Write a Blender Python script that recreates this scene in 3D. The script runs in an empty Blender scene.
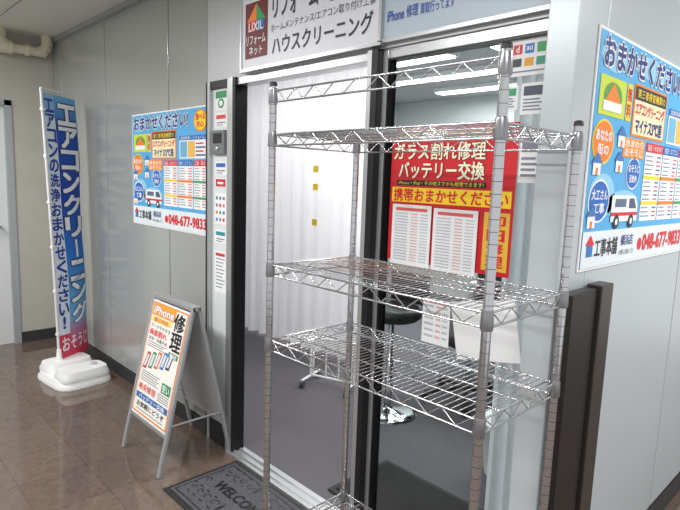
import bpy, math, random
from mathutils import Vector, Matrix
random.seed(4)
S = bpy.context.scene
COL = S.collection
try:
    S.view_settings.view_transform = 'Standard'
except Exception: pass
PI = math.pi

# ------------------------------------------------------------------ materials
def lin(c):
    return tuple((x/12.92 if x <= .04045 else ((x+.055)/1.055)**2.4) for x in [v/255 for v in c])
MATS = {}
def mat(name, rgb, rough=.5, metal=0.0, noise=0.0, nscale=8, emit=0.0, bump=0.0, bscale=200, spec=.5, stretch=None):
    if name in MATS: return MATS[name]
    m = bpy.data.materials.new(name); m.use_nodes = True
    nt = m.node_tree; b = nt.nodes['Principled BSDF']
    c = lin(rgb)+(1,)
    b.inputs['Base Color'].default_value = c
    b.inputs['Roughness'].default_value = rough
    b.inputs['Metallic'].default_value = metal
    b.inputs['Specular IOR Level'].default_value = spec
    tc = nt.nodes.new('ShaderNodeTexCoord'); mp = nt.nodes.new('ShaderNodeMapping')
    nt.links.new(tc.outputs['Object'], mp.inputs['Vector'])
    if stretch: mp.inputs['Scale'].default_value = stretch
    if noise > 0:
        n = nt.nodes.new('ShaderNodeTexNoise'); n.inputs['Scale'].default_value = nscale; n.inputs['Detail'].default_value = 6
        nt.links.new(mp.outputs[0], n.inputs['Vector'])
        r = nt.nodes.new('ShaderNodeValToRGB')
        r.color_ramp.elements[0].position = .3; r.color_ramp.elements[1].position = .7
        r.color_ramp.elements[0].color = tuple(x*(1-noise) for x in c[:3])+(1,)
        r.color_ramp.elements[1].color = tuple(min(1, x*(1+noise)) for x in c[:3])+(1,)
        nt.links.new(n.outputs['Fac'], r.inputs['Fac']); nt.links.new(r.outputs[0], b.inputs['Base Color'])
    if bump > 0:
        n2 = nt.nodes.new('ShaderNodeTexNoise'); n2.inputs['Scale'].default_value = bscale
        nt.links.new(mp.outputs[0], n2.inputs['Vector'])
        bp = nt.nodes.new('ShaderNodeBump'); bp.inputs['Strength'].default_value = bump; bp.inputs['Distance'].default_value = .01
        nt.links.new(n2.outputs['Fac'], bp.inputs['Height']); nt.links.new(bp.outputs[0], b.inputs['Normal'])
    if emit > 0:
        b.inputs['Emission Color'].default_value = c; b.inputs['Emission Strength'].default_value = emit
    MATS[name] = m
    return m
def ink(rgb):
    return mat('ink_%d_%d_%d' % rgb, rgb, .45)
def glass_mat(name, tint, gloss, rough=.02):
    m = bpy.data.materials.new(name); m.use_nodes = True; nt = m.node_tree; nt.nodes.clear()
    o = nt.nodes.new('ShaderNodeOutputMaterial'); mx = nt.nodes.new('ShaderNodeMixShader')
    t = nt.nodes.new('ShaderNodeBsdfTransparent'); g = nt.nodes.new('ShaderNodeBsdfGlossy'); lw = nt.nodes.new('ShaderNodeLayerWeight')
    t.inputs[0].default_value = lin(tint)+(1,); g.inputs['Roughness'].default_value = rough
    lw.inputs['Blend'].default_value = gloss
    nt.links.new(lw.outputs['Fresnel'], mx.inputs[0]); nt.links.new(t.outputs[0], mx.inputs[1]); nt.links.new(g.outputs[0], mx.inputs[2])
    nt.links.new(mx.outputs[0], o.inputs[0]); return m
def tile_mat():
    m = bpy.data.materials.new('glossy_brown_tile'); m.use_nodes = True; nt = m.node_tree; b = nt.nodes['Principled BSDF']
    tc = nt.nodes.new('ShaderNodeTexCoord')
    br = nt.nodes.new('ShaderNodeTexBrick'); br.offset = 0; br.inputs['Scale'].default_value = 1
    br.inputs['Brick Width'].default_value = .3; br.inputs['Row Height'].default_value = .3
    br.inputs['Mortar Size'].default_value = .0012
    br.inputs['Color1'].default_value = lin((110,94,83))+(1,); br.inputs['Color2'].default_value = lin((99,84,74))+(1,)
    br.inputs['Mortar'].default_value = lin((70,60,54))+(1,)
    n = nt.nodes.new('ShaderNodeTexNoise'); n.inputs['Scale'].default_value = 22; n.inputs['Detail'].default_value = 8; n.inputs['Distortion'].default_value = 1.0
    r = nt.nodes.new('ShaderNodeValToRGB'); r.color_ramp.elements[0].position=.3; r.color_ramp.elements[1].position=.7
    r.color_ramp.elements[0].color=(.80,.79,.78,1); r.color_ramp.elements[1].color=(1.14,1.13,1.12,1)
    mx = nt.nodes.new('ShaderNodeMixRGB'); mx.blend_type='MULTIPLY'; mx.inputs[0].default_value=1
    nt.links.new(tc.outputs['Object'], br.inputs['Vector']); nt.links.new(tc.outputs['Object'], n.inputs['Vector'])
    nt.links.new(n.outputs['Fac'], r.inputs[0]); nt.links.new(br.outputs['Color'], mx.inputs[1]); nt.links.new(r.outputs[0], mx.inputs[2])
    nt.links.new(mx.outputs[0], b.inputs['Base Color']); b.inputs['Roughness'].default_value=.08
    b.inputs['Specular IOR Level'].default_value=.75
    n3 = nt.nodes.new('ShaderNodeTexNoise'); n3.inputs['Scale'].default_value=6; bp = nt.nodes.new('ShaderNodeBump'); bp.inputs['Strength'].default_value=.06; bp.inputs['Distance'].default_value=.02
    nt.links.new(tc.outputs['Object'], n3.inputs['Vector']); nt.links.new(n3.outputs['Fac'], bp.inputs['Height']); nt.links.new(bp.outputs[0], b.inputs['Normal'])
    return m
M_tile = tile_mat()
M_panel = mat('grey_metal_panel', (178,182,179), .18, .3, noise=.03, nscale=2)
M_panelR = mat('pale_blue_metal_panel', (190,198,203), .30, .12, noise=.03, nscale=2)
M_seam = mat('dark_seam', (72,74,76), .6)
M_head = mat('header_metal', (186,190,192), .4, .2)
M_beige = mat('beige_plaster', (182,179,171), .8, noise=.04)
M_ceil = mat('ceiling_board', (216,215,209), .85, noise=.03, nscale=20)
M_black = mat('black_frame', (34,34,37), .35, .3)
M_alu = mat('brushed_aluminium', (192,195,197), .32, .7)
M_alud = mat('satin_grey_aluminium', (172,175,178), .4, .35)
M_chrome = mat('chrome', (210,212,216), .15, 1.0)
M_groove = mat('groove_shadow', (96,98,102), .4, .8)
M_carpet = mat('grey_carpet', (90,88,94), .95, noise=.22, nscale=160, bump=.4, bscale=400)
M_white = mat('white_plastic', (238,239,239), .4)
M_skirt = mat('dark_skirting', (52,52,54), .5)
M_paper = mat('white_paper', (244,246,248), .7)
M_glass = glass_mat('clear_glass', (236,241,241), .18)
M_frost = mat('frosted_film', (226,231,232), .5)
M_light = mat('lamp_diffuser', (255,252,245), .5, emit=6)
M_lightc = mat('corridor_diffuser', (250,252,255), .5, emit=8)
M_shopwall = mat('shop_wall', (205,208,208), .85)
M_shopceil = mat('shop_ceiling', (176,178,180), .85)
M_bronze = mat('dark_bronze_casing', (46,42,40), .38, .5)
M_bronze2 = mat('brown_edge', (76,70,66), .35, .6)
M_pipe = mat('cream_pipe', (216,208,184), .5)
def curtain_mat():
    m = bpy.data.materials.new('sheer_white_curtain'); m.use_nodes=True; nt=m.node_tree; b=nt.nodes['Principled BSDF']
    b.inputs['Base Color'].default_value = lin((240,240,243))+(1,); b.inputs['Roughness'].default_value=.9
    o = nt.nodes['Material Output']; tr = nt.nodes.new('ShaderNodeBsdfTranslucent'); tr.inputs[0].default_value=lin((240,240,246))+(1,)
    mx = nt.nodes.new('ShaderNodeMixShader'); mx.inputs[0].default_value=.3
    nt.links.new(b.outputs[0], mx.inputs[1]); nt.links.new(tr.outputs[0], mx.inputs[2]); nt.links.new(mx.outputs[0], o.inputs[0]); return m
M_curt = curtain_mat()
def banner_mat():
    m = bpy.data.materials.new('blue_gradient_cloth'); m.use_nodes=True; nt=m.node_tree; b=nt.nodes['Principled BSDF']
    tc=nt.nodes.new('ShaderNodeTexCoord'); sp=nt.nodes.new('ShaderNodeSeparateXYZ'); mr=nt.nodes.new('ShaderNodeMapRange')
    mr.inputs['From Min'].default_value=.15; mr.inputs['From Max'].default_value=1.95
    r=nt.nodes.new('ShaderNodeValToRGB'); cr=r.color_ramp
    cr.elements[0].position=0; cr.elements[0].color=lin((216,60,90))+(1,)
    cr.elements[1].position=1; cr.elements[1].color=lin((110,176,228))+(1,)
    for pos,c in ((.07,(190,110,150)),(.14,(110,180,228)),(.38,(40,120,210)),(.62,(22,70,176)),(.88,(28,84,186))):
        e=cr.elements.new(pos); e.color=lin(c)+(1,)
    nt.links.new(tc.outputs['Object'],sp.inputs[0]); nt.links.new(sp.outputs['Z'],mr.inputs['Value']); nt.links.new(mr.outputs[0],r.inputs[0]); nt.links.new(r.outputs[0],b.inputs['Base Color'])
    b.inputs['Roughness'].default_value=.7
    return m
M_banner = banner_mat()

# ------------------------------------------------------------------ mesh building
class MB:
    def __init__(s): s.v=[]; s.f=[]; s.sm=[]
    def add(s, vs, fs, smooth=False):
        o=len(s.v); s.v += [tuple(v) for v in vs]
        for f in fs: s.f.append(tuple(i+o for i in f)); s.sm.append(smooth)
        return s
    def box(s, x0,y0,z0,x1,y1,z1):
        vs=[(x,y,z) for z in (z0,z1) for y in (y0,y1) for x in (x0,x1)]
        return s.add(vs, [(0,2,3,1),(4,5,7,6),(0,1,5,4),(2,6,7,3),(0,4,6,2),(1,3,7,5)])
    def bar(s, p, q, w, d, side=(0,1,0)):
        p=Vector(p); q=Vector(q); a=(q-p).normalized(); sd=Vector(side); sd=(sd-a*sd.dot(a)).normalized(); t=a.cross(sd)
        vs=[]
        for c in (p,q):
            for i,j in ((-1,-1),(1,-1),(1,1),(-1,1)): vs.append(c+t*(w/2*i)+sd*(d/2*j))
        return s.add(vs,[(3,2,1,0),(4,5,6,7),(0,1,5,4),(1,2,6,5),(2,3,7,6),(3,0,4,7)])
    def tube(s, p, q, r, n=8, r2=None):
        p=Vector(p); q=Vector(q); a=(q-p).normalized(); h=Vector((0,0,1)) if abs(a.z)<.9 else Vector((1,0,0))
        u=a.cross(h).normalized(); w=a.cross(u); r2=r if r2 is None else r2
        vs=[p+(u*math.cos(2*PI*k/n)+w*math.sin(2*PI*k/n))*r for k in range(n)]+[q+(u*math.cos(2*PI*k/n)+w*math.sin(2*PI*k/n))*r2 for k in range(n)]
        s.add(vs,[(k,(k+1)%n,n+(k+1)%n,n+k) for k in range(n)],True)
        return s.add(vs,[tuple(range(n))[::-1],tuple(range(n,2*n))])
    def path(s, pts, r, n=8):
        for a,b in zip(pts,pts[1:]): s.tube(a,b,r,n)
        return s
    def lathe(s, prof, cx=0, cy=0, n=16, smooth=True):
        vs=[]
        for r,z in prof:
            for k in range(n): vs.append((cx+r*math.cos(2*PI*k/n), cy+r*math.sin(2*PI*k/n), z))
        fs=[]
        for i in range(len(prof)-1):
            for k in range(n): fs.append((i*n+k, i*n+(k+1)%n, (i+1)*n+(k+1)%n, (i+1)*n+k))
        s.add(vs,fs,smooth)
        return s.add(vs,[tuple(range(n))[::-1], tuple(range((len(prof)-1)*n, len(prof)*n))])
    def build(s, name, m, parent=None, M=None, bevel=0):
        me=bpy.data.meshes.new(name)
        vs=[(M @ Vector(v))[:] for v in s.v] if M is not None else s.v
        me.from_pydata(vs,[],s.f); me.validate()
        if len(me.polygons)==len(s.sm): me.polygons.foreach_set('use_smooth', s.sm)
        me.materials.append(m); me.update()
        o=bpy.data.objects.new(name, me); COL.objects.link(o)
        if parent: o.parent=parent
        if bevel:
            b=o.modifiers.new('bevel','BEVEL'); b.width=bevel; b.segments=2; b.limit_method='ANGLE'
        return o
def thing(name, label, cat, loc=(0,0,0), rz=0, group=None):
    o=bpy.data.objects.new(name,None); COL.objects.link(o); o.location=loc; o.rotation_euler=(0,0,rz)
    o['label']=label; o['category']=cat; o.empty_display_size=.1
    if group: o['group']=group
    return o
def tag(o,label,cat,group=None):
    o['label']=label; o['category']=cat
    if group: o['group']=group
    return o
def struct(o,label=None):
    o['kind']='structure'
    if label: o['label']=label
    return o

def glyphs(s):
    cu=bpy.data.curves.new('t','FONT'); cu.body=s; cu.resolution_u=2; cu.size=1
    ob=bpy.data.objects.new('t',cu); COL.objects.link(ob); bpy.context.view_layer.update()
    dg=bpy.context.evaluated_depsgraph_get(); me=bpy.data.meshes.new_from_object(ob.evaluated_get(dg))
    vs=[(v.co.x,v.co.y) for v in me.vertices]; fs=[tuple(p.vertices) for p in me.polygons]
    bpy.data.objects.remove(ob); bpy.data.curves.remove(cu); bpy.data.meshes.remove(me)
    return vs,fs
GC={}
class Sign:
    """flat graphics: local x right, z up, faces local -y; (u,v) scaled by W,H"""
    def __init__(s, root, W, H, M=None, warp=None, step=.0007):
        s.root=root; s.W=W; s.H=H; s.M=M; s.warp=warp; s.g={}; s.step=step
    def _put(s, part, rgb, layer, pts, fs):
        k=(part,rgb)
        if k not in s.g: s.g[k]=MB()
        out=[]
        for u,v in pts:
            x=u*s.W; z=v*s.H; y=-s.step*layer
            if s.warp: dx,dy=s.warp(x,z); x+=dx; y+=dy
            out.append((x,y,z))
        s.g[k].add(out,fs)
    def rect(s,u0,v0,u1,v1,rgb,layer=1,part='printed_panel'):
        nu,nv=(8,30) if s.warp else (1,1)
        if s.warp and abs(v1-v0)<.2: nv=6
        pts=[(u0+(u1-u0)*i/nu, v0+(v1-v0)*j/nv) for j in range(nv+1) for i in range(nu+1)]
        fs=[(j*(nu+1)+i,j*(nu+1)+i+1,(j+1)*(nu+1)+i+1,(j+1)*(nu+1)+i) for j in range(nv) for i in range(nu)]
        s._put(part,rgb,layer,pts,fs)
    def poly(s,pts,rgb,layer=1,part='printed_panel'):
        s._put(part,rgb,layer,pts,[tuple(range(len(pts)))])
    def disc(s,u,v,ru,rv,rgb,layer=1,part='printed_panel',n=24):
        s.poly([(u+ru*math.cos(2*PI*k/n),v+rv*math.sin(2*PI*k/n)) for k in range(n)],rgb,layer,part)
    def arc(s,u,v,r0,a0,a1,wd,rgb,layer=1,part='woven_scroll',shrink=0.0,n=14):
        pts=[]
        for k in range(n+1):
            f=k/n; a=a0+(a1-a0)*f; q=r0*(1-shrink*f)
            pts.append((u+q*math.cos(a),v+q*math.sin(a)))
        for k in range(n+1):
            f=1-k/n; a=a0+(a1-a0)*f; q=r0*(1-shrink*f)-wd
            pts.append((u+q*math.cos(a),v+q*math.sin(a)))
        N=n+1; fs=[(i,i+1,2*N-2-i,2*N-1-i) for i in range(n)]
        s._put(part,rgb,layer,pts,fs)
    def text(s,t,u0,v0,u1,v1,rgb,layer=3,bold=.012,outline=None,ow=.05,part='lettering'):
        if t not in GC: GC[t]=glyphs(t)
        vs,fs=GC[t]
        if not vs: return
        xs=[v[0] for v in vs]; ys=[v[1] for v in vs]
        ax,bx,ay,by=min(xs),max(xs),min(ys),max(ys)
        sx=(u1-u0)/max(1e-4,bx-ax); sy=(v1-v0)/max(1e-4,by-ay)
        def put(dx,dy,c,ly,pt): s._put(pt,c,ly,[(u0+(p[0]-ax+dx)*sx, v0+(p[1]-ay+dy)*sy) for p in vs],fs)
        if bold<.01: put(0,0,rgb,layer,part)
        else:
            for i,(dx,dy) in enumerate(((-1,-1),(1,-1),(1,1),(-1,1))): put(dx*bold*.8,dy*bold*.8,rgb,layer+.02*i,part)
        if outline:
            q=bold+ow
            for i in range(8):
                a=i*PI/4+.39; put(q*math.cos(a),q*math.sin(a),outline,layer-1+.02*i,'lettering_outline')
    def vtext(s,t,u0,v0,u1,v1,rgb,layer=3,bold=.02,outline=None,ow=.05,part='lettering'):
        n=len(t); h=(v1-v0)/n
        for i,ch in enumerate(t):
            b=v1-h*(i+1)
            if ch=='ー': s.rect((u0+u1)/2-(u1-u0)*.07,b+h*.1,(u0+u1)/2+(u1-u0)*.07,b+h*.9,rgb,layer,part)
            elif ch=='!': s.text('!',(u0*.6+u1*.4),b+h*.08,(u0*.4+u1*.6),b+h*.92,rgb,layer,bold,outline,ow,part)
            else: s.text(ch,u0,b+h*.07,u1,b+h*.93,rgb,layer,bold,outline,ow,part)
    def finish(s, mats=None):
        for (part,rgb),mb in s.g.items(): mb.build(part, (mats or {}).get(part) or ink(rgb), s.root, s.M)

# ------------------------------------------------------------------ camera
h=1.45; F=550; p=math.radians(7.8); th=math.radians(46); r=math.radians(2.0)
hf=Vector((-math.sin(th),math.cos(th),0)); Rv=Vector((math.cos(th),math.sin(th),0)); Z=Vector((0,0,1))
Fw=hf*math.cos(p)-Z*math.sin(p); Uv=hf*math.sin(p)+Z*math.cos(p)
rt=Rv*math.cos(r)+Uv*math.sin(r); up=-Rv*math.sin(r)+Uv*math.cos(r)
cam=bpy.data.objects.new('camera',bpy.data.cameras.new('camera')); COL.objects.link(cam)
cam.matrix_world=Matrix(((rt.x,up.x,-Fw.x,0),(rt.y,up.y,-Fw.y,0),(rt.z,up.z,-Fw.z,h),(0,0,0,1)))
cam.data.sensor_width=36; cam.data.lens=F/680*36; cam.data.clip_start=.05
S.camera=cam

YW=1.52; XE=-5.06; XR=-.637; CH=2.5
# ------------------------------------------------------------------ structure
struct(MB().box(XE-.1,-3.2,-.1,2.6,YW+.03,0).box(XR-.02,YW+.03,-.1,2.6,6,0).build('floor',M_tile))
struct(MB().box(XE-.1,YW+.03,-.1,XR-.02,6,.0).build('floor',M_carpet))
struct(MB().box(XE-.1,-3.2,CH,2.6,YW+.03,CH+.1).box(XR-.02,YW+.03,CH,2.6,6,CH+.1).build('ceiling',M_ceil))
struct(MB().box(XE-.1,YW+.03,CH,XR-.02,6,CH+.1).build('ceiling',M_shopceil))
w=MB()
seams=[-2.60,-3.03,-3.96,-4.86,XE]
for a,b in zip(seams,seams[1:]): w.box(b+.005,YW,.09,a-.005,YW+.05,CH)
struct(w.build('wall_front',M_panel,bevel=.002))
struct(MB().box(XE,YW+.012,.0,-2.60,YW+.07,CH).build('wall_front',M_seam))
struct(MB().box(XE,YW-.006,0,-2.6,YW+.01,.085).build('baseboard_front',M_skirt))
struct(MB().box(-2.60,YW,1.92,-1.425,YW+.08,CH).box(-1.42,YW,1.92,-.722,YW+.08,CH).build('wall_front',M_head))
struct(MB().box(-.722,1.42,0,XR,1.60,CH).build('trim_corner',M_panelR,bevel=.004))
w=MB()
for a,b in ((1.6,2.52),(2.53,3.45),(3.46,4.38),(4.39,6)): w.box(XR-.06,a,.1,XR,b,CH)
struct(w.build('wall_right',M_panelR,bevel=.002))
struct(MB().box(XR-.06,1.6,0,XR-.012,6,CH).build('wall_right',M_seam))
struct(MB().box(XR-.012,1.6,0,XR+.006,6,.09).build('baseboard_right',M_skirt))
struct(MB().box(XE-.1,1.20,0,XE,YW+.07,CH).box(XE-.1,.25,1.98,XE,1.20,CH).box(XE-.1,-3.2,0,XE,0.25,CH).build('wall_end',M_beige))
d=struct(MB().box(XE-.07,.29,.0,XE-.03,1.15,1.94).build('door_1',mat('pale_grey_door',(218,221,222),.25,.1)))
MB().box(XE-.09,1.15,0,XE+.012,1.20,1.98).box(XE-.09,.25,0,XE+.012,.29,1.98).box(XE-.09,.25,1.94,XE+.012,1.2,1.98).build('door_frame',M_alud,d)
MB().tube((XE-.03,1.09,.98),(XE+.02,1.09,.98),.01).tube((XE+.02,1.09,.98),(XE+.02,.98,.98),.009).build('door_handle',M_chrome,d)
struct(MB().box(XE,1.20,0,XE+.01,YW,.09).build('baseboard_end',M_skirt))
struct(MB().box(XE,5.9,0,XR-.06,6,CH).build('wall_back',M_shopwall))
struct(MB().box(XE-.1,YW+.07,0,XE,6,CH).build('wall_left',M_shopwall))
struct(MB().box(XE,YW-.03,CH-.035,XR,YW,CH).build('trim_1',mat('grey_trim',(150,153,153),.5)))
w=MB()
for k in range(9): w.box(XE,-2.6+k*.455,CH-.003,1,-2.594+k*.455,CH)
struct(w.build('trim_2',mat('ceiling_joint',(150,148,142),.9)))
struct(MB().box(-2.36,YW-.03,0,-.722,YW+.07,.012).box(-2.36,YW-.005,.012,-.722,YW+.005,.02).box(-2.36,YW+.035,.012,-.722,YW+.045,.02).build('trim_3',M_alu))
# side light
sl=struct(MB().box(-2.60,YW-.012,0,-2.572,YW+.05,1.92).box(-2.345,YW-.012,0,-2.325,YW+.06,1.92).box(-2.572,YW-.01,1.88,-2.345,YW+.05,1.92).box(-2.572,YW-.01,0,-2.345,YW+.05,.12).build('window_1',M_black,bevel=.002))
MB().box(-2.572,YW+.002,.12,-2.345,YW+.008,1.88).build('pane',M_frost,sl)
MB().box(-2.385,YW-.018,.0,-2.340,YW,1.92).box(-2.575,YW-.016,.0,-2.553,YW,1.92).build('bead',M_alu,sl)
# mullion + fixed glass panel
mu=struct(MB().box(-1.425,YW-.02,0,-1.395,YW+.07,1.92).build('trim_4',M_black,bevel=.002))
MB().box(-1.45,YW-.015,0,-1.425,YW+.07,1.92).build('edge_strip',M_alu,mu)
g=struct(MB().box(-1.395,YW+.01,.0,-1.37,YW+.05,1.92).box(-.765,YW+.01,0,-.722,YW+.05,1.92).box(-1.37,YW+.01,1.885,-.765,YW+.05,1.92).box(-1.37,YW+.01,.0,-.765,YW+.05,.1).build('window_2',M_alu,bevel=.002))
MB().box(-1.37,YW+.028,.1,-.765,YW+.034,1.885).build('pane',M_glass,g)
MB().box(-1.37,YW+.008,.1,-1.363,YW+.05,1.885).box(-.772,YW+.008,.1,-.765,YW+.05,1.885).box(-1.365,YW+.008,1.878,-.77,YW+.05,1.885).build('gasket',M_black,g)
struct(MB().box(-2.325,YW+.0,1.885,-1.45,YW+.07,1.92).build('trim_5',M_alu,bevel=.002))

# ------------------------------------------------------------------ pipe
t=thing('ceiling_pipe','cream painted pipe with elbow running under the ceiling at the corridor end','pipe',(XE+.10,0,2.37))
MB().tube((0,1.19,0),(0,1.44,0),.035,14).tube((0,.2,.0),(0,1.10,.0),.035,14).build('pipe_run',M_pipe,t)
MB().tube((0,1.13,.13),(0,1.13,-.0),.035,14).tube((0,1.09,0),(0,1.2,0),.05,14).tube((0,1.13,0),(0,1.13,.05),.048,14).build('tee_fitting',M_pipe,t)
MB().path([(0,1.40,0),(0,1.43,.02),(0,1.45,.05),(0,1.45,.13)],.042,14).build('elbow',M_pipe,t)
MB().tube((0,1.29,0),(0,1.32,0),.044,14).tube((0,.9,0),(0,.94,0),.044,14).build('coupling',M_pipe,t)
MB().box(-.10,1.34,-.004,0,1.36,.004).box(-.10,.5,-.004,0,.52,.004).build('bracket',M_alud,t)

# ------------------------------------------------------------------ wire rack
W_=.752; D_=.355
rack=thing('wire_shelving_rack','tall chrome wire shelving rack standing before the shop doorway','rack',(-.964,1.1775,0))
shelfz=[1.575,1.185,.949,.30]
BC=mat('black_cap',(44,44,47),.5)
for sx in (-1,1):
    for sy in (-1,1):
        top=1.715 if sy<0 else 1.60
        T=Matrix.Translation((sx*W_/2,sy*D_/2,0))
        po=MB().tube((0,0,.04),(0,0,top),.0106,24).build('post',M_chrome,rack,T)
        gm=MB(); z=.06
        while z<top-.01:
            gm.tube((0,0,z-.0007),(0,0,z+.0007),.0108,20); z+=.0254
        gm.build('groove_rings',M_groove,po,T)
        MB().lathe([(.0112,top-.002),(.0116,top+.004),(.010,top+.010),(.003,top+.012)],n=14).build('post_cap',BC,po,T)
        MB().lathe([(.02,0),(.02,.008),(.006,.012),(.006,.03),(.012,.034),(.012,.045)],n=12).build('levelling_foot',BC,po,T)
hw=W_/2; hd=D_/2
SL=mat('sleeve_steel',(150,152,156),.28,.8)
for z in shelfz:
    m=MB()
    for dz,rr in ((0,.0027),(-.032,.0027)):
        for y in (-hd,hd): m.tube((-hw,y,z+dz),(hw,y,z+dz),rr,8)
        for x in (-hw,hw): m.tube((x,-hd,z+dz),(x,hd,z+dz),rr,8)
    for y in (-hd,hd):
        n=18; a=-hw+.02; st=(W_-.04)/n
        m.path([(a+st*k, y, z-.001 if k%2==0 else z-.031) for k in range(n+1)],.0016,6)
    for x in (-hw,hw):
        n=8; a=-hd+.02; st=(D_-.04)/n
        m.path([(x,a+st*k,z-.001 if k%2==0 else z-.031) for k in range(n+1)],.0016,6)
    sh=m.build('wire_shelf',M_chrome,rack)
    m=MB(); n=40
    for k in range(1,n): m.tube((-hw+W_*k/n,-hd,z+.003),(-hw+W_*k/n,hd,z+.003),.0012,6)
    for y in (-.09,.0,.09): m.tube((-hw,y,z-.0015),(hw,y,z-.0015),.0022,6)
    m.build('deck_wires',M_chrome,sh)
    for sx in (-1,1):
        for sy in (-1,1):
            MB().lathe([(.0132,z-.036),(.0142,z-.032),(.0130,z+.004),(.0122,z+.008)],sx*hw,sy*hd,n=20).build('corner_sleeve',SL,sh)
z=1.70
m=MB(); m.tube((-hw,-hd,z),(hw,-hd,z),.0027,8).tube((-hw,-hd,z-.032),(hw,-hd,z-.032),.0027,8)
n=18; a=-hw+.02; st=(W_-.04)/n
m.path([(a+st*k,-hd,z-.001 if k%2==0 else z-.031) for k in range(n+1)],.0016,6)
sh=m.build('top_rail_truss',M_chrome,rack)
for sx in (-1,1): MB().lathe([(.0132,z-.036),(.0142,z-.032),(.0130,z+.004),(.0122,z+.008)],sx*hw,-hd,n=20).build('corner_sleeve',SL,sh)

# ------------------------------------------------------------------ wide service poster
BLUE=(84,176,230); NAVY=(20,50,130); WH=(246,248,250); YE=(254,218,40); OR=(244,130,30); RED=(220,32,42); DK=(30,34,48)
def poster(label, loc, rz, W=.94, H=.66):
    t=thing('poster',label,'poster',loc,rz)
    MB().box(0,-.004,0,W,0,H).build('backing_board',M_paper,t)
    s=Sign(t,W,H,Matrix.Translation((0,-.0045,0)))
    s.rect(.008,.012,.992,.988,BLUE,1)
    for u,v,a,b in ((.12,.9,.10,.06),(.45,.92,.2,.05),(.85,.7,.12,.06),(.12,.32,.10,.1),(.3,.28,.14,.07)): s.disc(u,v,a,b,(150,208,240),2)
    s.text('おまかせください!',.04,.855,.76,.97,NAVY,5,.035,WH,.05)
    s.rect(.30,.60,.62,.835,OR,3); s.rect(.31,.61,.61,.825,(252,240,196),4)
    s.rect(.31,.765,.61,.825,DK,5); s.text('第三者検査機関の',.325,.775,.595,.815,YE,6,.01)
    s.text('エアコンクリーニング',.32,.70,.60,.755,RED,6,.03); s.text('マイナス5℃差',.33,.62,.59,.685,NAVY,6,.03)
    s.rect(.03,.66,.23,.82,(206,224,60),3); s.disc(.13,.74,.07,.06,(90,160,70),4); s.rect(.06,.68,.20,.72,WH,5)
    s.poly([(.07,.72),(.19,.72),(.13,.80)],OR,5); s.rect(.24,.66,.285,.82,YE,3); s.vtext('無料',.245,.67,.28,.81,RED,4,.02)
    s.disc(.90,.89,.075,.085,OR,3); s.disc(.90,.89,.065,.073,YE,4)
    s.text('選べる',.85,.895,.95,.94,RED,5,.03); s.text('安心',.86,.84,.94,.885,RED,5,.03)
    s.rect(.25,.50,.44,.59,(250,150,40),3); s.text('水まわり',.265,.548,.425,.583,WH,4,.02); s.text('おそうじ',.265,.508,.425,.542,WH,4,.02)
    for u,v,c,a,b,q in ((.09,.55,OR,'あなたの','街の',.9),(.36,.43,(24,104,196),'おそうじ','回数券',.72),(.10,.30,(24,104,196),'大工さん','工事',.9)):
        s.disc(u,v,.088*q,.105*q,YE if c==OR else WH,3); s.disc(u,v,.08*q,.095*q,c,4)
        s.text(a,u-.065*q,v+.005,u+.065*q,v+.055*q,WH,5,.03); s.text(b,u-.045*q,v-.06*q,u+.045*q,v-.008,WH,5,.02)
    for u,v in ((.03,.41),(.20,.43),(.20,.54),(.025,.185)):
        s.rect(u,v,u+.055,v+.05,WH,5); s.poly([(u-.012,v+.05),(u+.067,v+.05),(u+.0275,v+.095)],(60,120,190),6); s.rect(u+.02,v,u+.035,v+.03,OR,6)
    def van(u,v,c,q):
        s.poly([(u,v),(u+.17*q,v),(u+.17*q,v+.05*q),(u+.145*q,v+.09*q),(u,v+.09*q)],WH,5); s.rect(u,v+.02*q,u+.17*q,v+.032*q,c,6)
        s.poly([(u+.11*q,v+.045*q),(u+.16*q,v+.045*q),(u+.142*q,v+.08*q),(u+.11*q,v+.08*q)],(70,90,120),6)
        s.rect(u+.02*q,v+.05*q,u+.09*q,v+.078*q,(90,110,140),6)
        for k in (.035,.13): s.disc(u+k*q,v,.018*q,.024*q,DK,6); s.disc(u+k*q,v,.008*q,.011*q,WH,7)
    van(.20,.205,RED,1.35)
    for i,(u0,u1,hc) in enumerate(((.46,.635,RED),(.645,.82,(30,110,190)),(.83,.965,RED))):
        s.rect(u0,.2,u1,.585,WH,3); s.rect(u0,.54,u1,.585,hc,4); s.text(('浴室・水まわり','換気・エアコン','工事・取付')[i],u0+.01,.547,u1-.01,.578,WH,5,.005)
        for k in range(15):
            v=.518-k*.0212
            if k in (5,11): s.rect(u0,v-.004,u1,v+.014,(YE,OR,(60,160,90))[i],4,'price_rows'); continue
            s.rect(u0+.008,v,u0+(u1-u0)*(.42+.05*(k%3)),v+.006,(130,138,154),4,'price_rows'); s.rect(u0+(u1-u0)*.68,v-.001,u1-.014,v+.007,(232,90,94) if (k+i)%3 else (70,94,160),4,'price_rows')
    s.rect(.66,.60,.965,.78,WH,3); s.rect(.66,.745,.965,.78,(30,110,190),4)
    s.text('定期清掃・リフォーム',.675,.75,.95,.775,WH,5,.005)
    s.rect(.67,.61,.75,.735,(110,180,220),4); s.rect(.76,.61,.84,.735,(240,190,90),4)
    for k in range(4): s.rect(.85,.62+k*.03,.955-.02*(k%2),.632+k*.03,(NAVY,RED)[k%2],4,'price_rows')
    s.rect(.008,.012,.992,.17,(232,242,248),3)
    s.rect(.04,.06,.085,.125,(40,120,190),4); s.poly([(.03,.11),(.095,.11),(.0625,.155)],RED,5)
    s.text('工事本舗',.10,.055,.28,.135,DK,5,.02); s.text('横浜店',.31,.09,.42,.14,NAVY,5,.015); s.text('お気軽にお電話ください',.30,.045,.44,.07,DK,5,.0)
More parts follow.
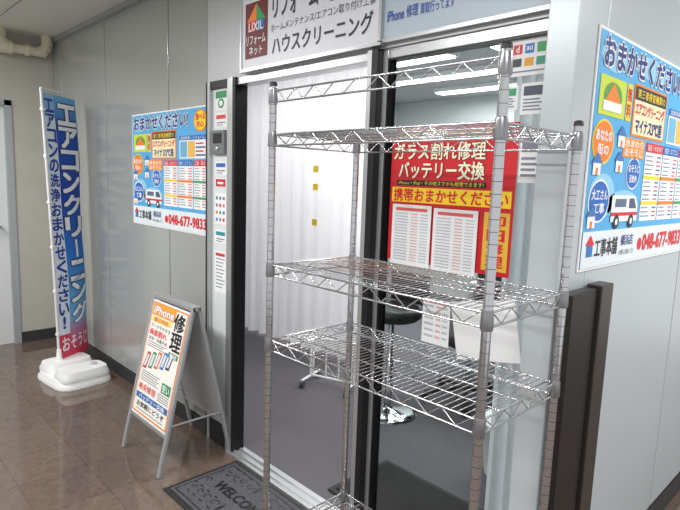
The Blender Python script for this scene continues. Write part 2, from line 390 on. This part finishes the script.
    s.text('048-677-9833',.52,.05,.965,.13,RED,5,.04); s.disc(.49,.085,.022,.032,RED,4)
    s.finish(); return t
poster('light blue service poster with price tables on the grey wall, between banner and sidelight',(-3.52,YW-.001,1.125),0,.955,.685)
poster('light blue service poster with price tables on the wall to the right of the rack',(XR+.001,1.535,1.215),PI/2,.96,.665)

# ------------------------------------------------------------------ header signs
t=thing('shop_sign','white fascia sign with multicoloured house logo above the open doorway','sign',(-2.245,YW-.03,1.935))
W,H=.865,.51
MB().box(0,0,0,W,.028,H).build('board',mat('sign_white',(224,228,236),.35),t,bevel=.002)
MB().box(-.008,-.006,-.010,W+.008,.03,.004).box(-.008,-.006,0,.004,.03,H).box(W-.004,-.006,0,W+.008,.03,H).build('sign_frame',M_alu,t)
s=Sign(t,1,1,Matrix.Translation((0,-.0005,0)))
s.rect(.03,.045,.20,.285,(112,30,30),1)
s.poly([(.045,.205),(.115,.205),(.115,.278)],(244,140,40),2); s.poly([(.115,.205),(.185,.205),(.115,.278)],(60,160,90),2)
s.rect(.055,.16,.115,.205,(214,50,44),2); s.rect(.115,.16,.175,.205,(40,110,190),2)
s.text('LIXIL',.06,.162,.17,.198,WH,5,.02); s.text('リフォーム',.042,.103,.188,.143,WH,4,.015); s.text('ネット',.065,.058,.165,.095,WH,4,.015)
s.text('ハウスクリーニング',.235,.04,.83,.115,(48,44,62),2,.015)
s.text('ホームメンテナンス/エアコン取り付け工事',.225,.135,.84,.168,(60,56,80),2,.0)
s.text('リフォーム',.235,.19,.53,.28,(48,44,62),2,.02)
s.rect(.60,.19,.69,.28,(120,50,60),2); s.rect(.72,.19,.81,.28,(48,44,62),2)
s.finish()
t=thing('shop_sign','pale blue-grey fascia sign with blue repair lettering above the glass panel','sign',(-1.375,YW-.02,1.945))
MB().box(0,0,0,.65,.018,.5).build('board',mat('sign_pale_blue',(188,202,214),.35),t,bevel=.002)
MB().box(-.003,-.004,-.012,.653,.018,.0).build('lower_strip',M_alu,t)
s=Sign(t,1,1,Matrix.Translation((0,-.0005,0)))
s.text('iPhone',.02,.055,.095,.09,(34,84,176),2,.02); s.text('修理',.105,.055,.155,.095,(34,84,176),2,.01); s.text('買取行ってます',.165,.055,.30,.09,(34,84,176),2,.01)
s.finish()

# ------------------------------------------------------------------ red repair poster on glass
YG=YW+.028-.001
t=thing('poster','red repair poster with white lettering taped on the glass panel','poster',(-1.345,YG,1.165))
MB().box(0,-.001,0,.50,0,.475).build('sheet',M_paper,t)
s=Sign(t,.50,.475,Matrix.Translation((0,-.0012,0)))
s.rect(0,0,1,1,(208,20,34),1)
s.text('携帯修理はおまかせ',.06,.91,.80,.985,YE,3,.02)
s.text('ガラス割れ修理',.03,.765,.78,.885,(252,246,214),5,.02,(110,8,18),.03); s.text('バッテリー交換',.08,.63,.78,.75,(252,246,214),5,.025,(110,8,18),.03)
s.rect(.06,.575,.80,.615,(30,24,26),2); s.text('iPhone・iPad・その他スマホも修理できます!',.08,.58,.78,.611,YE,3,.0)
s.rect(.02,.45,.98,.56,YE,2); s.text('携帯おまかせください',.04,.458,.96,.552,RED,4,.025)
s.rect(.80,.03,.98,.42,(236,190,60),2); s.vtext('即日修理',.83,.05,.95,.40,RED,3,.03)
s.finish()
def sheet(name,label,x,z,w,hh,rot,yo,rows,title=True,grp=None):
    t=thing(name,label,'notice',(x,YG-yo,z),0,grp); t.rotation_euler=(0,rot,0)
    MB().box(0,-.0008,0,w,0,hh).build('paper',M_paper,t)
    s=Sign(t,w,hh,Matrix.Translation((0,-.001,0)))
    if title: s.rect(.1,.90,.9,.95,(230,100,100),1,'printed_heading')
    for k in range(rows):
        v=.86-k*.8/rows
        s.rect(.08,v-.3/rows,.42,v,(190,196,208),1,'printed_rows'); s.rect(.5,v-.3/rows,.68,v,(220,180,180),1,'printed_rows'); s.rect(.74,v-.3/rows,.93,v,(196,202,208),1,'printed_rows')
    s.finish(); return t
sheet('price_sheet','white price list sheet over the red poster, left one of the pair',-1.325,1.15,.175,.22,0,.006,17)
sheet('price_sheet','white price list sheet over the red poster, right one of the pair',-1.14,1.145,.175,.22,0,.006,17)
sheet('notice_sheet','large plain white sheet hanging crooked on the glass below the red poster',-1.005,.865,.235,.195,-.2,.012,0,False)
sheet('notice_sheet','small white sheet with grey print beside the large crooked sheet',-1.165,.89,.115,.16,0,.003,6)

t=thing('sticker_sheet','white payment sticker sheet with coloured logos at top right of glass','sticker',(-.935,YG-.001,1.772))
MB().box(0,-.001,0,.165,0,.105).build('paper',M_paper,t,bevel=.0004)
s=Sign(t,.165,.105,Matrix.Translation((0,-.0012,0)))
for i,c in enumerate(((240,130,30),RED,(40,120,200),(50,160,90))):
    u=.08+i*.225; s.rect(u,.60,u+.17,.86,c,1,'printed_logo')
for i,c in enumerate(((40,90,180),(60,60,70),(230,160,40),(40,150,120))):
    u=.08+i*.225; s.rect(u,.26,u+.17,.48,c,1,'printed_logo')
s.text('Pay',.10,.68,.23,.80,WH,2,.0); s.text('d',.36,.65,.42,.82,WH,2,.02); s.text('au',.56,.68,.67,.79,WH,2,.01)
s.rect(.06,.1,.94,.14,(120,126,140),1,'printed_rows')
s.finish()
for lab,x,z,w_,h_,c in (('small square sticker with green panel under the payment sticker sheet',-.925,1.675,.065,.07,(60,160,110)),
    ('small white notice with dark print under the payment sticker sheet',-.85,1.66,.08,.09,(70,76,96)),
    ('narrow white notice with grey print lower on the right of the glass',-.84,1.46,.07,.15,(130,136,150))):
    t=thing('sticker',lab,'sticker',(x,YG-.001,z)); MB().box(0,-.001,0,w_,0,h_).build('film',M_paper,t)
    s=Sign(t,w_,h_,Matrix.Translation((0,-.0012,0))); s.rect(.1,.6,.9,.9,c,1)
    for k in range(4): s.rect(.1,.12+k*.11,.85-.1*(k%2),.17+k*.11,(130,136,150),1,'printed_rows')
    s.finish()
YS=YW+.001
stk=[('green topped white security sticker at top of the sidelight',1.775,.095,(40,150,90),'disc'),
('white and red card sticker high on the sidelight',1.69,.07,(220,60,60),'band'),
('white sticker with blue band on the sidelight',1.45,.07,(50,100,190),'band'),
('small red square sticker on the sidelight',1.39,.045,(206,40,50),'plain'),
('narrow white card with small logos on the sidelight',1.20,.16,(60,130,200),'grid'),
('teal and white card sticker low on the sidelight',1.10,.07,(40,150,160),'band'),
('long white printed notice low on the sidelight',.84,.22,(206,60,50),'list')]
for lab,z,hh,c,k in stk:
    t=thing('sticker',lab,'sticker',(-2.525,YS,z)); MB().box(0,-.001,0,.11,0,hh).build('film',M_paper,t)
    s=Sign(t,.11,hh,Matrix.Translation((0,-.0012,0)))
    if k=='disc': s.rect(.04,.62,.96,.98,c,1); s.disc(.5,.35,.25,.25,c,1); s.disc(.5,.35,.15,.15,WH,2)
    elif k=='band': s.rect(.1,.6,.9,.88,c,1); s.rect(.15,.3,.85,.38,(120,126,140),1); s.rect(.15,.14,.65,.2,(120,126,140),1)
    elif k=='plain': s.rect(.08,.08,.92,.92,c,1); s.rect(.25,.35,.75,.6,WH,2)
    elif k=='list':
        s.rect(.1,.88,.9,.95,c,1)
        for j in range(9): s.rect(.12,.80-j*.085,.88-.1*(j%3),.825-j*.085,(140,146,158),1)
    else:
        for i in range(3):
            for j in range(4): s.rect(.10+i*.3,.10+j*.23,.26+i*.3,.20+j*.23,(c,(230,120,40),(120,126,140),(50,150,90),(206,40,50))[(i*2+j)%5],1)
    s.finish()
t=thing('intercom_box','grey square intercom box with dark screen mounted on the sidelight','intercom',(-2.53,YS,1.555))
MB().box(0,-.022,0,.12,0,.12).build('housing',mat('intercom_grey',(120,126,130),.4,.2),t,bevel=.004)
MB().box(.02,-.0235,.055,.10,-.0215,.105).build('screen',M_black,t)
MB().lathe([(.012,0),(.012,.004),(.009,.006)],0,0,n=16).build('call_button',M_chrome,t,Matrix.Translation((.06,-.022,.03))@Matrix.Rotation(PI/2,4,'X'))

# ------------------------------------------------------------------ A-frame sign
af=thing('a_frame_sign','silver folding A-frame sign with phone repair poster standing beside the doorway mat','sign',(-2.56,1.315,0))
hwid=.217; top=.815; sp=.2
def frame(sgn,name):
    m=MB()
    for x in (-hwid+.012,hwid-.012): m.bar((x,sgn*sp,0),(x,sgn*.012,top),.024,.016,(0,1,0))
    def at(z): return sgn*(sp+(.012-sp)*z/top)
    m.bar((-hwid,at(top-.012),top-.012),(hwid,at(top-.012),top-.012),.024,.016,(0,1,0))
    m.bar((-hwid+.02,at(.19),.19),(hwid-.02,at(.19),.19),.022,.014,(0,1,0))
    return m.build(name,M_alud,af,bevel=.003)
frame(-1,'front_frame'); frame(1,'back_frame')
tilt=math.atan((sp-.012)/top)
MB().box(-hwid+.02,.0,0,hwid-.02,.004,.6).build('back_panel',mat('grey_backing',(165,165,165),.6),af,Matrix.Translation((0,sp-(sp-.012)*.2/top-.004,.2))@Matrix.Rotation(tilt,4,'X'))
FM=Matrix.Translation((-hwid+.022,-(sp-(sp-.012)*.2/top)-.003,.2))@Matrix.Rotation(-tilt,4,'X')
MB().box(0,-.001,0,.39,.004,.60).build('poster_board',M_paper,af,FM)
s=Sign(af,.39,.60,FM@Matrix.Translation((0,-.0015,0)))
P='poster_print'
s.rect(.02,.015,.98,.985,(244,150,60),1,P); s.rect(.045,.03,.955,.97,(248,246,240),2,P)
s.rect(.045,.87,.68,.97,(246,170,40),3,P); s.text('iPhone',.09,.885,.64,.955,WH,5,.03,(200,40,30),.04)
s.text('修',.67,.81,.94,.955,(24,22,24),5,.03,WH,.02); s.text('理',.67,.65,.94,.795,(24,22,24),5,.03,WH,.02)
s.rect(.07,.815,.62,.862,(252,224,120),3,P); s.text('即日対応',.14,.82,.54,.857,RED,4,.02)
s.text('データそのまま',.08,.765,.62,.80,(40,40,50),3,.01); s.text('画面割れ',.08,.70,.56,.752,RED,3,.03); s.text('水没・充電不良',.08,.655,.60,.688,(40,40,50),3,.01)
for k in range(3): s.rect(.08,.635-k*.018,.60-.08*(k%2),.642-k*.018,(130,130,140),3,P)
s.rect(.68,.585,.93,.63,(60,150,100),3,P); s.text('最短',.72,.59,.89,.625,WH,4,.02)
for i,c in enumerate(((206,40,50),(60,150,90),(230,110,40),(60,120,210),(50,60,80))):
    u=.07+i*.15; v=.40+i*.02; s.poly([(u,v),(u+.1,v),(u+.17,v+.15),(u+.07,v+.15)],c,3,'phone_picture'); s.poly([(u+.03,v+.02),(u+.085,v+.02),(u+.14,v+.13),(u+.085,v+.13)],(224,232,240),4,'phone_picture')
for k in range(5): s.rect(.08,.375-k*.019,.60-.06*(k%2),.382-k*.019,(130,130,140),3,P)
s.rect(.68,.285,.92,.37,(60,150,100),3,P); s.text('安い',.71,.295,.89,.36,WH,4,.02)
s.text('格安修理',.08,.215,.56,.272,RED,3,.02)
for k in range(4): s.rect(.62,.265-k*.018,.92,.272-k*.018,(130,130,140),3,P)
s.rect(.06,.14,.94,.19,(60,110,180),3,P); s.text('バッテリー交換',.14,.147,.86,.183,WH,4,.02)
s.text('お気軽にどうぞ',.12,.075,.88,.122,(40,40,50),3,.03); s.rect(.12,.05,.88,.057,(130,130,140),3,P)
s.finish()
MB().tube((-hwid-.003,0,top-.01),(hwid+.003,0,top-.01),.012,10).build('hinge',M_alud,af)
for x in (-hwid+.012,hwid-.012): MB().bar((x,-.145,.24),(x,.145,.24),.012,.004,(0,0,1)).build('brace',M_alud,af)

# ------------------------------------------------------------------ door mat
t=thing('door_mat','dark grey welcome mat with black border in front of the doorway','mat',(-2.25,1.085,0))
MB().box(0,0,0,.61,.40,.006).build('rubber_border',mat('black_rubber',(26,26,28),.7,bump=.2),t,bevel=.003)
MB().box(.025,.025,.006,.585,.375,.010).build('pile',mat('grey_pile',(74,74,80),.95,noise=.25,nscale=120,bump=.5,bscale=300),t)
s=Sign(t,1,1)
s.M=Matrix(((1,0,0,0),(0,0,1,0),(0,-1,0,.0105),(0,0,0,1)))
DG=(30,30,33)
s.text('WELCOME',.13,.185,.48,.24,(12,12,14),2,.03)
for sg in (-1,1):
    for vy,fy in ((.315,1),(.115,-1)):
        for q,rr in ((.05,.030),(.115,.026),(.175,.022),(.225,.017)):
            e=5.2*(-1 if sg<0 else 1)*fy
            s.arc(.305+sg*q,vy,rr,.3,.3+e,.0045,DG,1,shrink=.75,n=22)
            s.disc(.305+sg*(q+.03),vy-.03*fy,.012,.004,DG,1,'woven_leaf'); s.disc(.305+sg*(q-.012),vy+.036*fy,.012,.004,DG,1,'woven_leaf')
s.disc(.305,.315,.008,.03,DG,1,'woven_leaf'); s.disc(.305,.115,.008,.03,DG,1,'woven_leaf')
for a,b,c,d_ in ((.04,.04,.57,.045),(.04,.355,.57,.36),(.04,.04,.045,.36),(.565,.04,.57,.36)): s.rect(a,b,c,d_,DG,1,'woven_border')
for qx,qy in ((.07,.20),(.54,.20)): s.arc(qx,qy,.022,0,5.2,.0045,DG,1,shrink=.7,n=20)
s.finish()

# ------------------------------------------------------------------ nobori banner
R_=Vector((-.695,-.719)); ph=math.radians(127); du=Vector((math.cos(ph),math.sin(ph))); dy=Vector((-math.sin(ph),math.cos(ph)))
lu=R_.dot(du); ly=R_.dot(dy)
def lean(z): return .06*(max(z,0)/2)**1.4
fl=thing('banner_flag','blue and white vertical banner flag with white water base near the corridor end','flag',(-4.08,1.20,0),ph)
m=MB(); pts=[(lean(z)*lu,lean(z)*ly,z) for z in [.1+.118*k for k in range(17)]]
m.path(pts,.009,8); zt=pts[-1][2]
m.path([pts[-1],(pts[-1][0]+.37,pts[-1][1],zt)],.006,8); m.build('pole',mat('white_pole',(225,228,230),.4),fl)
FH=1.87; FW=.355
def warp(x,z):
    zz=z+.09; f=x/.355
    return lean(zz)*lu+.012-.03*f*f*(.5+.5*math.sin(zz*1.7+.4)), lean(zz)*ly-.024*math.sin(PI*f)*(.55+.45*math.sin(zz*2.2+.6))+.005*math.sin(zz*7)
s=Sign(fl,FW,FH,Matrix.Translation((0,0,.09)),warp,.0012)
s.rect(0,0,1,1,(222,232,242),0,'cloth')
s.rect(.30,.0,1,1,(22,66,176),1,'printed_gradient'); s.rect(0,.0,.30,.10,(216,60,90),1)
s.rect(.0,.93,.30,1,(140,190,230),1)
s.vtext('エアコンの洗浄おまかせください!',.03,.12,.27,.985,(20,56,160),3,.03)
s.vtext('エアコンクリーニング',.38,.13,.95,.975,(244,248,253),4,.04,(16,40,120),.04)
s.text('おそうじ',.08,.035,.92,.09,(245,240,245),3,.02)
s.finish({'printed_gradient':M_banner})
for k in range(6):
    z=.3+k*.31; q=lean(z); MB().tube((q*lu-.012,q*ly,z),(q*lu+.02,q*ly,z),.012,8).build('tie_loop',M_white,fl)
BM=Matrix.Rotation(-ph,4,'Z')@Matrix.Translation((.12,.06,0))@Matrix.Rotation(math.radians(6),4,'Z')
m=MB()
def slab(cx,rx,ry,z0,z1,in_):
    n=24; vs=[]
    for z,k in ((z0,0),(z0+.02,.0),(z1-.02,in_*.6),(z1,in_)):
        for a in range(n):
            c=math.cos(2*PI*a/n); q=math.sin(2*PI*a/n)
            vs.append((cx+(rx-k)*math.copysign(abs(c)**.45,c),(ry-k)*math.copysign(abs(q)**.45,q),z))
    fs=[(i*n+a,i*n+(a+1)%n,(i+1)*n+(a+1)%n,(i+1)*n+a) for i in range(3) for a in range(n)]
    m.add(vs,fs,True); m.add(vs,[tuple(range(n))[::-1],tuple(range(3*n,4*n))])
slab(0,.235,.19,0,.05,.015); slab(-.12,.105,.165,.05,.11,.015); slab(.12,.105,.165,.05,.11,.015)
wb=m.build('water_base',M_white,fl,BM)
MB().lathe([(.035,.05),(.035,.10),(.02,.125),(.014,.19)],-.125,-.047).build('pole_socket',M_white,wb,BM)
MB().lathe([(.022,.10),(.022,.125)],.12,.08).build('filler_cap',mat('grey_cap',(190,194,196),.5),wb,BM)

# ------------------------------------------------------------------ dark casing by the corner
t=thing('folded_gate_casing','dark bronze upright casing standing against the right wall behind the rack','casing',(XR+.008,1.43,0))
MB().box(0,0,0,.035,.16,1.17).build('casing_body',M_bronze,t,bevel=.003)
MB().box(0,.17,0,.045,.255,1.178).build('casing_door',M_bronze2,t,bevel=.003)
MB().box(.0,.158,0,.02,.172,1.16).build('joint_strip',M_black,t)

# ------------------------------------------------------------------ shop interior
def curtain(name,label,x0,y0,x1,y1,z0,z1,n,amp):
    m=MB(); N=n*8; vs=[]; dx=x1-x0; dy_=y1-y0; L=math.hypot(dx,dy_); nx,ny=-dy_/L,dx/L
    for j,z in enumerate((z0,(z0+z1)/2,z1)):
        for i in range(N+1):
            f=i/N; a=amp*math.sin(f*n*2*PI+.6*math.sin(f*9))*(1.1-.25*j)+.3*amp*math.sin(f*n*5.1)
            vs.append((x0+dx*f+nx*a,y0+dy_*f+ny*a,z))
    fs=[(j*(N+1)+i,j*(N+1)+i+1,(j+1)*(N+1)+i+1,(j+1)*(N+1)+i) for j in range(2) for i in range(N)]
    m.add(vs,fs,True); t=thing(name,label,'curtain'); m.build('fabric',M_curt,t)
    MB().tube((x0,y0,z1+.01),(x1,y1,z1+.01),.012).build('rail',M_alud,t); return t
curtain('curtain','white floor-length curtain hung across the shop behind the open doorway',-5.0,2.85,-2.75,3.05,.02,2.35,16,.028)
curtain('curtain','bunched white curtain behind the right edge of the glass panel',-1.0,1.78,-.74,1.74,.04,2.2,5,.02)
curtain('curtain','white curtain against the back of the shop seen past the rack',-2.6,5.2,-.75,5.2,.02,2.0,12,.03)
for z,lab in ((1.50,'small yellow tape tag on the white curtain, upper one'),(1.36,'small yellow tape tag on the white curtain, middle one'),(1.08,'small yellow tape tag on the white curtain, lower one')):
    tag(MB().box(-3.33,2.89,z,-3.27,2.892,z+.05).build('tape_tag',mat('yellow_tape',(236,206,50),.5)),lab,'tape')
t=thing('bar_stool','chrome pedestal stool with round base and black seat inside the shop','stool',(-2.16,2.55,0))
MB().lathe([(.19,0),(.19,.008),(.15,.02),(.04,.035),(.03,.05)],n=32).build('base',M_chrome,t)
MB().lathe([(.025,.05),(.025,.35),(.018,.355),(.018,.6)],n=16).build('column',M_chrome,t)
MB().lathe([(.05,.58),(.16,.61),(.185,.63),(.185,.67),(.16,.69)],n=28).build('seat',mat('black_vinyl',(28,28,30),.4),t)
m=MB(); m.path([(.17*math.cos(a*PI/12),.17*math.sin(a*PI/12),.28) for a in range(0,13)],.009,8); m.tube((.17,0,.28),(0,0,.28),.008); m.tube((-.17,0,.28),(0,0,.28),.008); m.build('footrest',M_chrome,t)
MB().box(-.15,.15,.69,.15,.18,.88).build('backrest',mat('black_vinyl',(28,28,30),.4),t,bevel=.01)
t=thing('wheeled_stand','low white tubular stand on casters on the carpet behind the doorway','stand',(-2.69,2.56,0),math.radians(20))
m=MB()
for x in (-.15,-.05,.05,.15): m.tube((x,0,.06),(x,0,.34),.006)
m.tube((-.17,0,.34),(.17,0,.34),.009).tube((-.17,0,.06),(.17,0,.06),.009)
for x in (-.17,.17): m.tube((x,-.13,.055),(x,.13,.055),.009); m.tube((x,0,.055),(x,0,.34),.009)
m.build('frame',M_white,t)
for x in (-.17,.17):
    for y in (-.12,.12): MB().tube((x-.01,y,.022),(x+.01,y,.022),.022,14).build('caster',mat('grey_caster',(70,70,74),.5),t)
t=thing('waste_bin','white round waste bin on the carpet behind the glass panel','bin',(-1.28,2.45,0))
MB().lathe([(.10,0),(.13,.26),(.138,.265),(.138,.28)],n=28).build('body',M_white,t)
MB().lathe([(.138,.28),(.10,.31),(.02,.325)],n=28).build('lid',mat('pale_lid',(214,220,222),.4),t)
t=thing('floor_mat','thin black mat on the carpet just inside the glass panel','mat',(-1.75,1.66,0))
MB().box(0,0,0,.8,.42,.012).build('rubber_base',mat('black_rubber',(26,26,28),.7),t,bevel=.004)
MB().box(.03,.03,.012,.77,.39,.018).build('ribbed_pile',mat('black_pile',(30,30,33),.95,noise=.2,nscale=150),t)
t=thing('desk','grey office desk with white top inside the shop behind the glass','desk',(-1.65,3.85,0))
MB().box(-.6,-.35,.70,.6,.35,.73).build('desktop',M_white,t,bevel=.004)
MB().box(-.57,.30,.2,.57,.315,.70).build('modesty_panel',mat('desk_grey',(120,124,128),.5),t)
for x in (-.57,.57):
    for y in (-.31,.31): MB().box(x-.02,y-.02,0,x+.02,y+.02,.70).build('leg',M_alud,t)
t=thing('computer_monitor','black computer monitor on the white desk inside the shop','monitor',(-1.55,3.95,.73))
MB().box(-.27,0,.12,.27,.035,.45).build('screen',M_black,t,bevel=.004); MB().box(-.02,.035,.0,.02,.055,.2).build('neck',M_black,t); MB().box(-.11,-.05,0,.11,.12,.012).build('foot',M_black,t)
t=thing('office_chair','black office chair in front of the desk inside the shop','chair',(-1.95,3.10,0),math.radians(160))
BF=mat('black_fabric',(34,34,38),.9)
MB().box(-.23,-.23,.42,.23,.23,.50).build('seat',BF,t,bevel=.03)
MB().box(-.21,-.25,.56,.21,-.19,1.0).build('backrest',BF,t,bevel=.025)
MB().bar((0,-.20,.45),(0,-.24,.75),.05,.02).build('back_support',M_black,t)
MB().tube((0,0,.1),(0,0,.42),.025,12).build('gas_column',M_chrome,t)
m=MB()
for k in range(5): a=k*2*PI/5; m.bar((0,0,.1),(.28*math.cos(a),.28*math.sin(a),.065),.03,.025,(0,0,1))
m.build('star_base',M_black,t)
for k in range(5): a=k*2*PI/5; MB().tube((.28*math.cos(a)-.012,.28*math.sin(a),.028),(.28*math.cos(a)+.012,.28*math.sin(a),.028),.028,12).build('caster',M_black,t)
t=thing('filing_cabinet','grey two-door cabinet standing at the back of the shop','cabinet',(-2.9,5.6,0))
MB().box(-.45,-.2,0,.45,.2,1.75).build('body',mat('cab_grey',(150,156,160),.5),t,bevel=.004)
for x0,x1,hx in ((-.44,-.005,-.04),(.005,.44,.04)):
    dd=MB().box(x0,-.215,.05,x1,-.2,1.73).build('door',mat('cab_grey2',(170,175,178),.5),t,bevel=.003); MB().box(hx-.01,-.235,.85,hx+.01,-.215,1.0).build('handle',M_chrome,dd)
# ------------------------------------------------------------------ lights
def area(x,y,z,sx,sy,pw,col=(1,.99,.97)):
    l=bpy.data.lights.new('area','AREA'); l.shape='RECTANGLE'; l.size=sx; l.size_y=sy; l.energy=pw; l.color=col
    o=bpy.data.objects.new('area_lamp',l); COL.objects.link(o); o.location=(x,y,z); return o
def fixture(label,x,y,sx,sy,pw,m,grp,col=(1,.99,.97)):
    t=thing('ceiling_light',label,'ceiling light',(x,y,CH),0,grp)
    MB().box(-sx/2-.02,-sy/2-.02,-.04,sx/2+.02,sy/2+.02,0).build('housing',M_white,t)
    MB().box(-sx/2,-sy/2,-.052,sx/2,sy/2,-.04).build('diffuser',m,t)
    area(x,y,CH-.06,sx,sy,pw,col)
for x,y in ((-3.9,-.1),(-1.7,-.3),(.6,-.3)): fixture('long corridor ceiling light fixture',x,y,1.2,.22,40,M_lightc,'corridor ceiling lights')
fixture('passage ceiling light to the right of the corner',.6,2.6,.22,1.2,42,M_lightc,'passage ceiling light')
for x,y,pw in ((-1.9,2.5,26),(-3.6,2.2,11),(-3.3,3.75,26),(-1.7,3.75,26),(-3.3,4.5,26),(-1.7,4.5,26),(-3.3,5.25,26),(-1.7,5.25,20)): fixture('fluorescent ceiling light inside the shop',x,y,1.2,.14,pw,M_light,'shop ceiling lights')
wd=bpy.data.worlds.new('world'); S.world=wd; wd.use_nodes=True
wd.node_tree.nodes['Background'].inputs[0].default_value=(1,1,1,1); wd.node_tree.nodes['Background'].inputs[1].default_value=.76
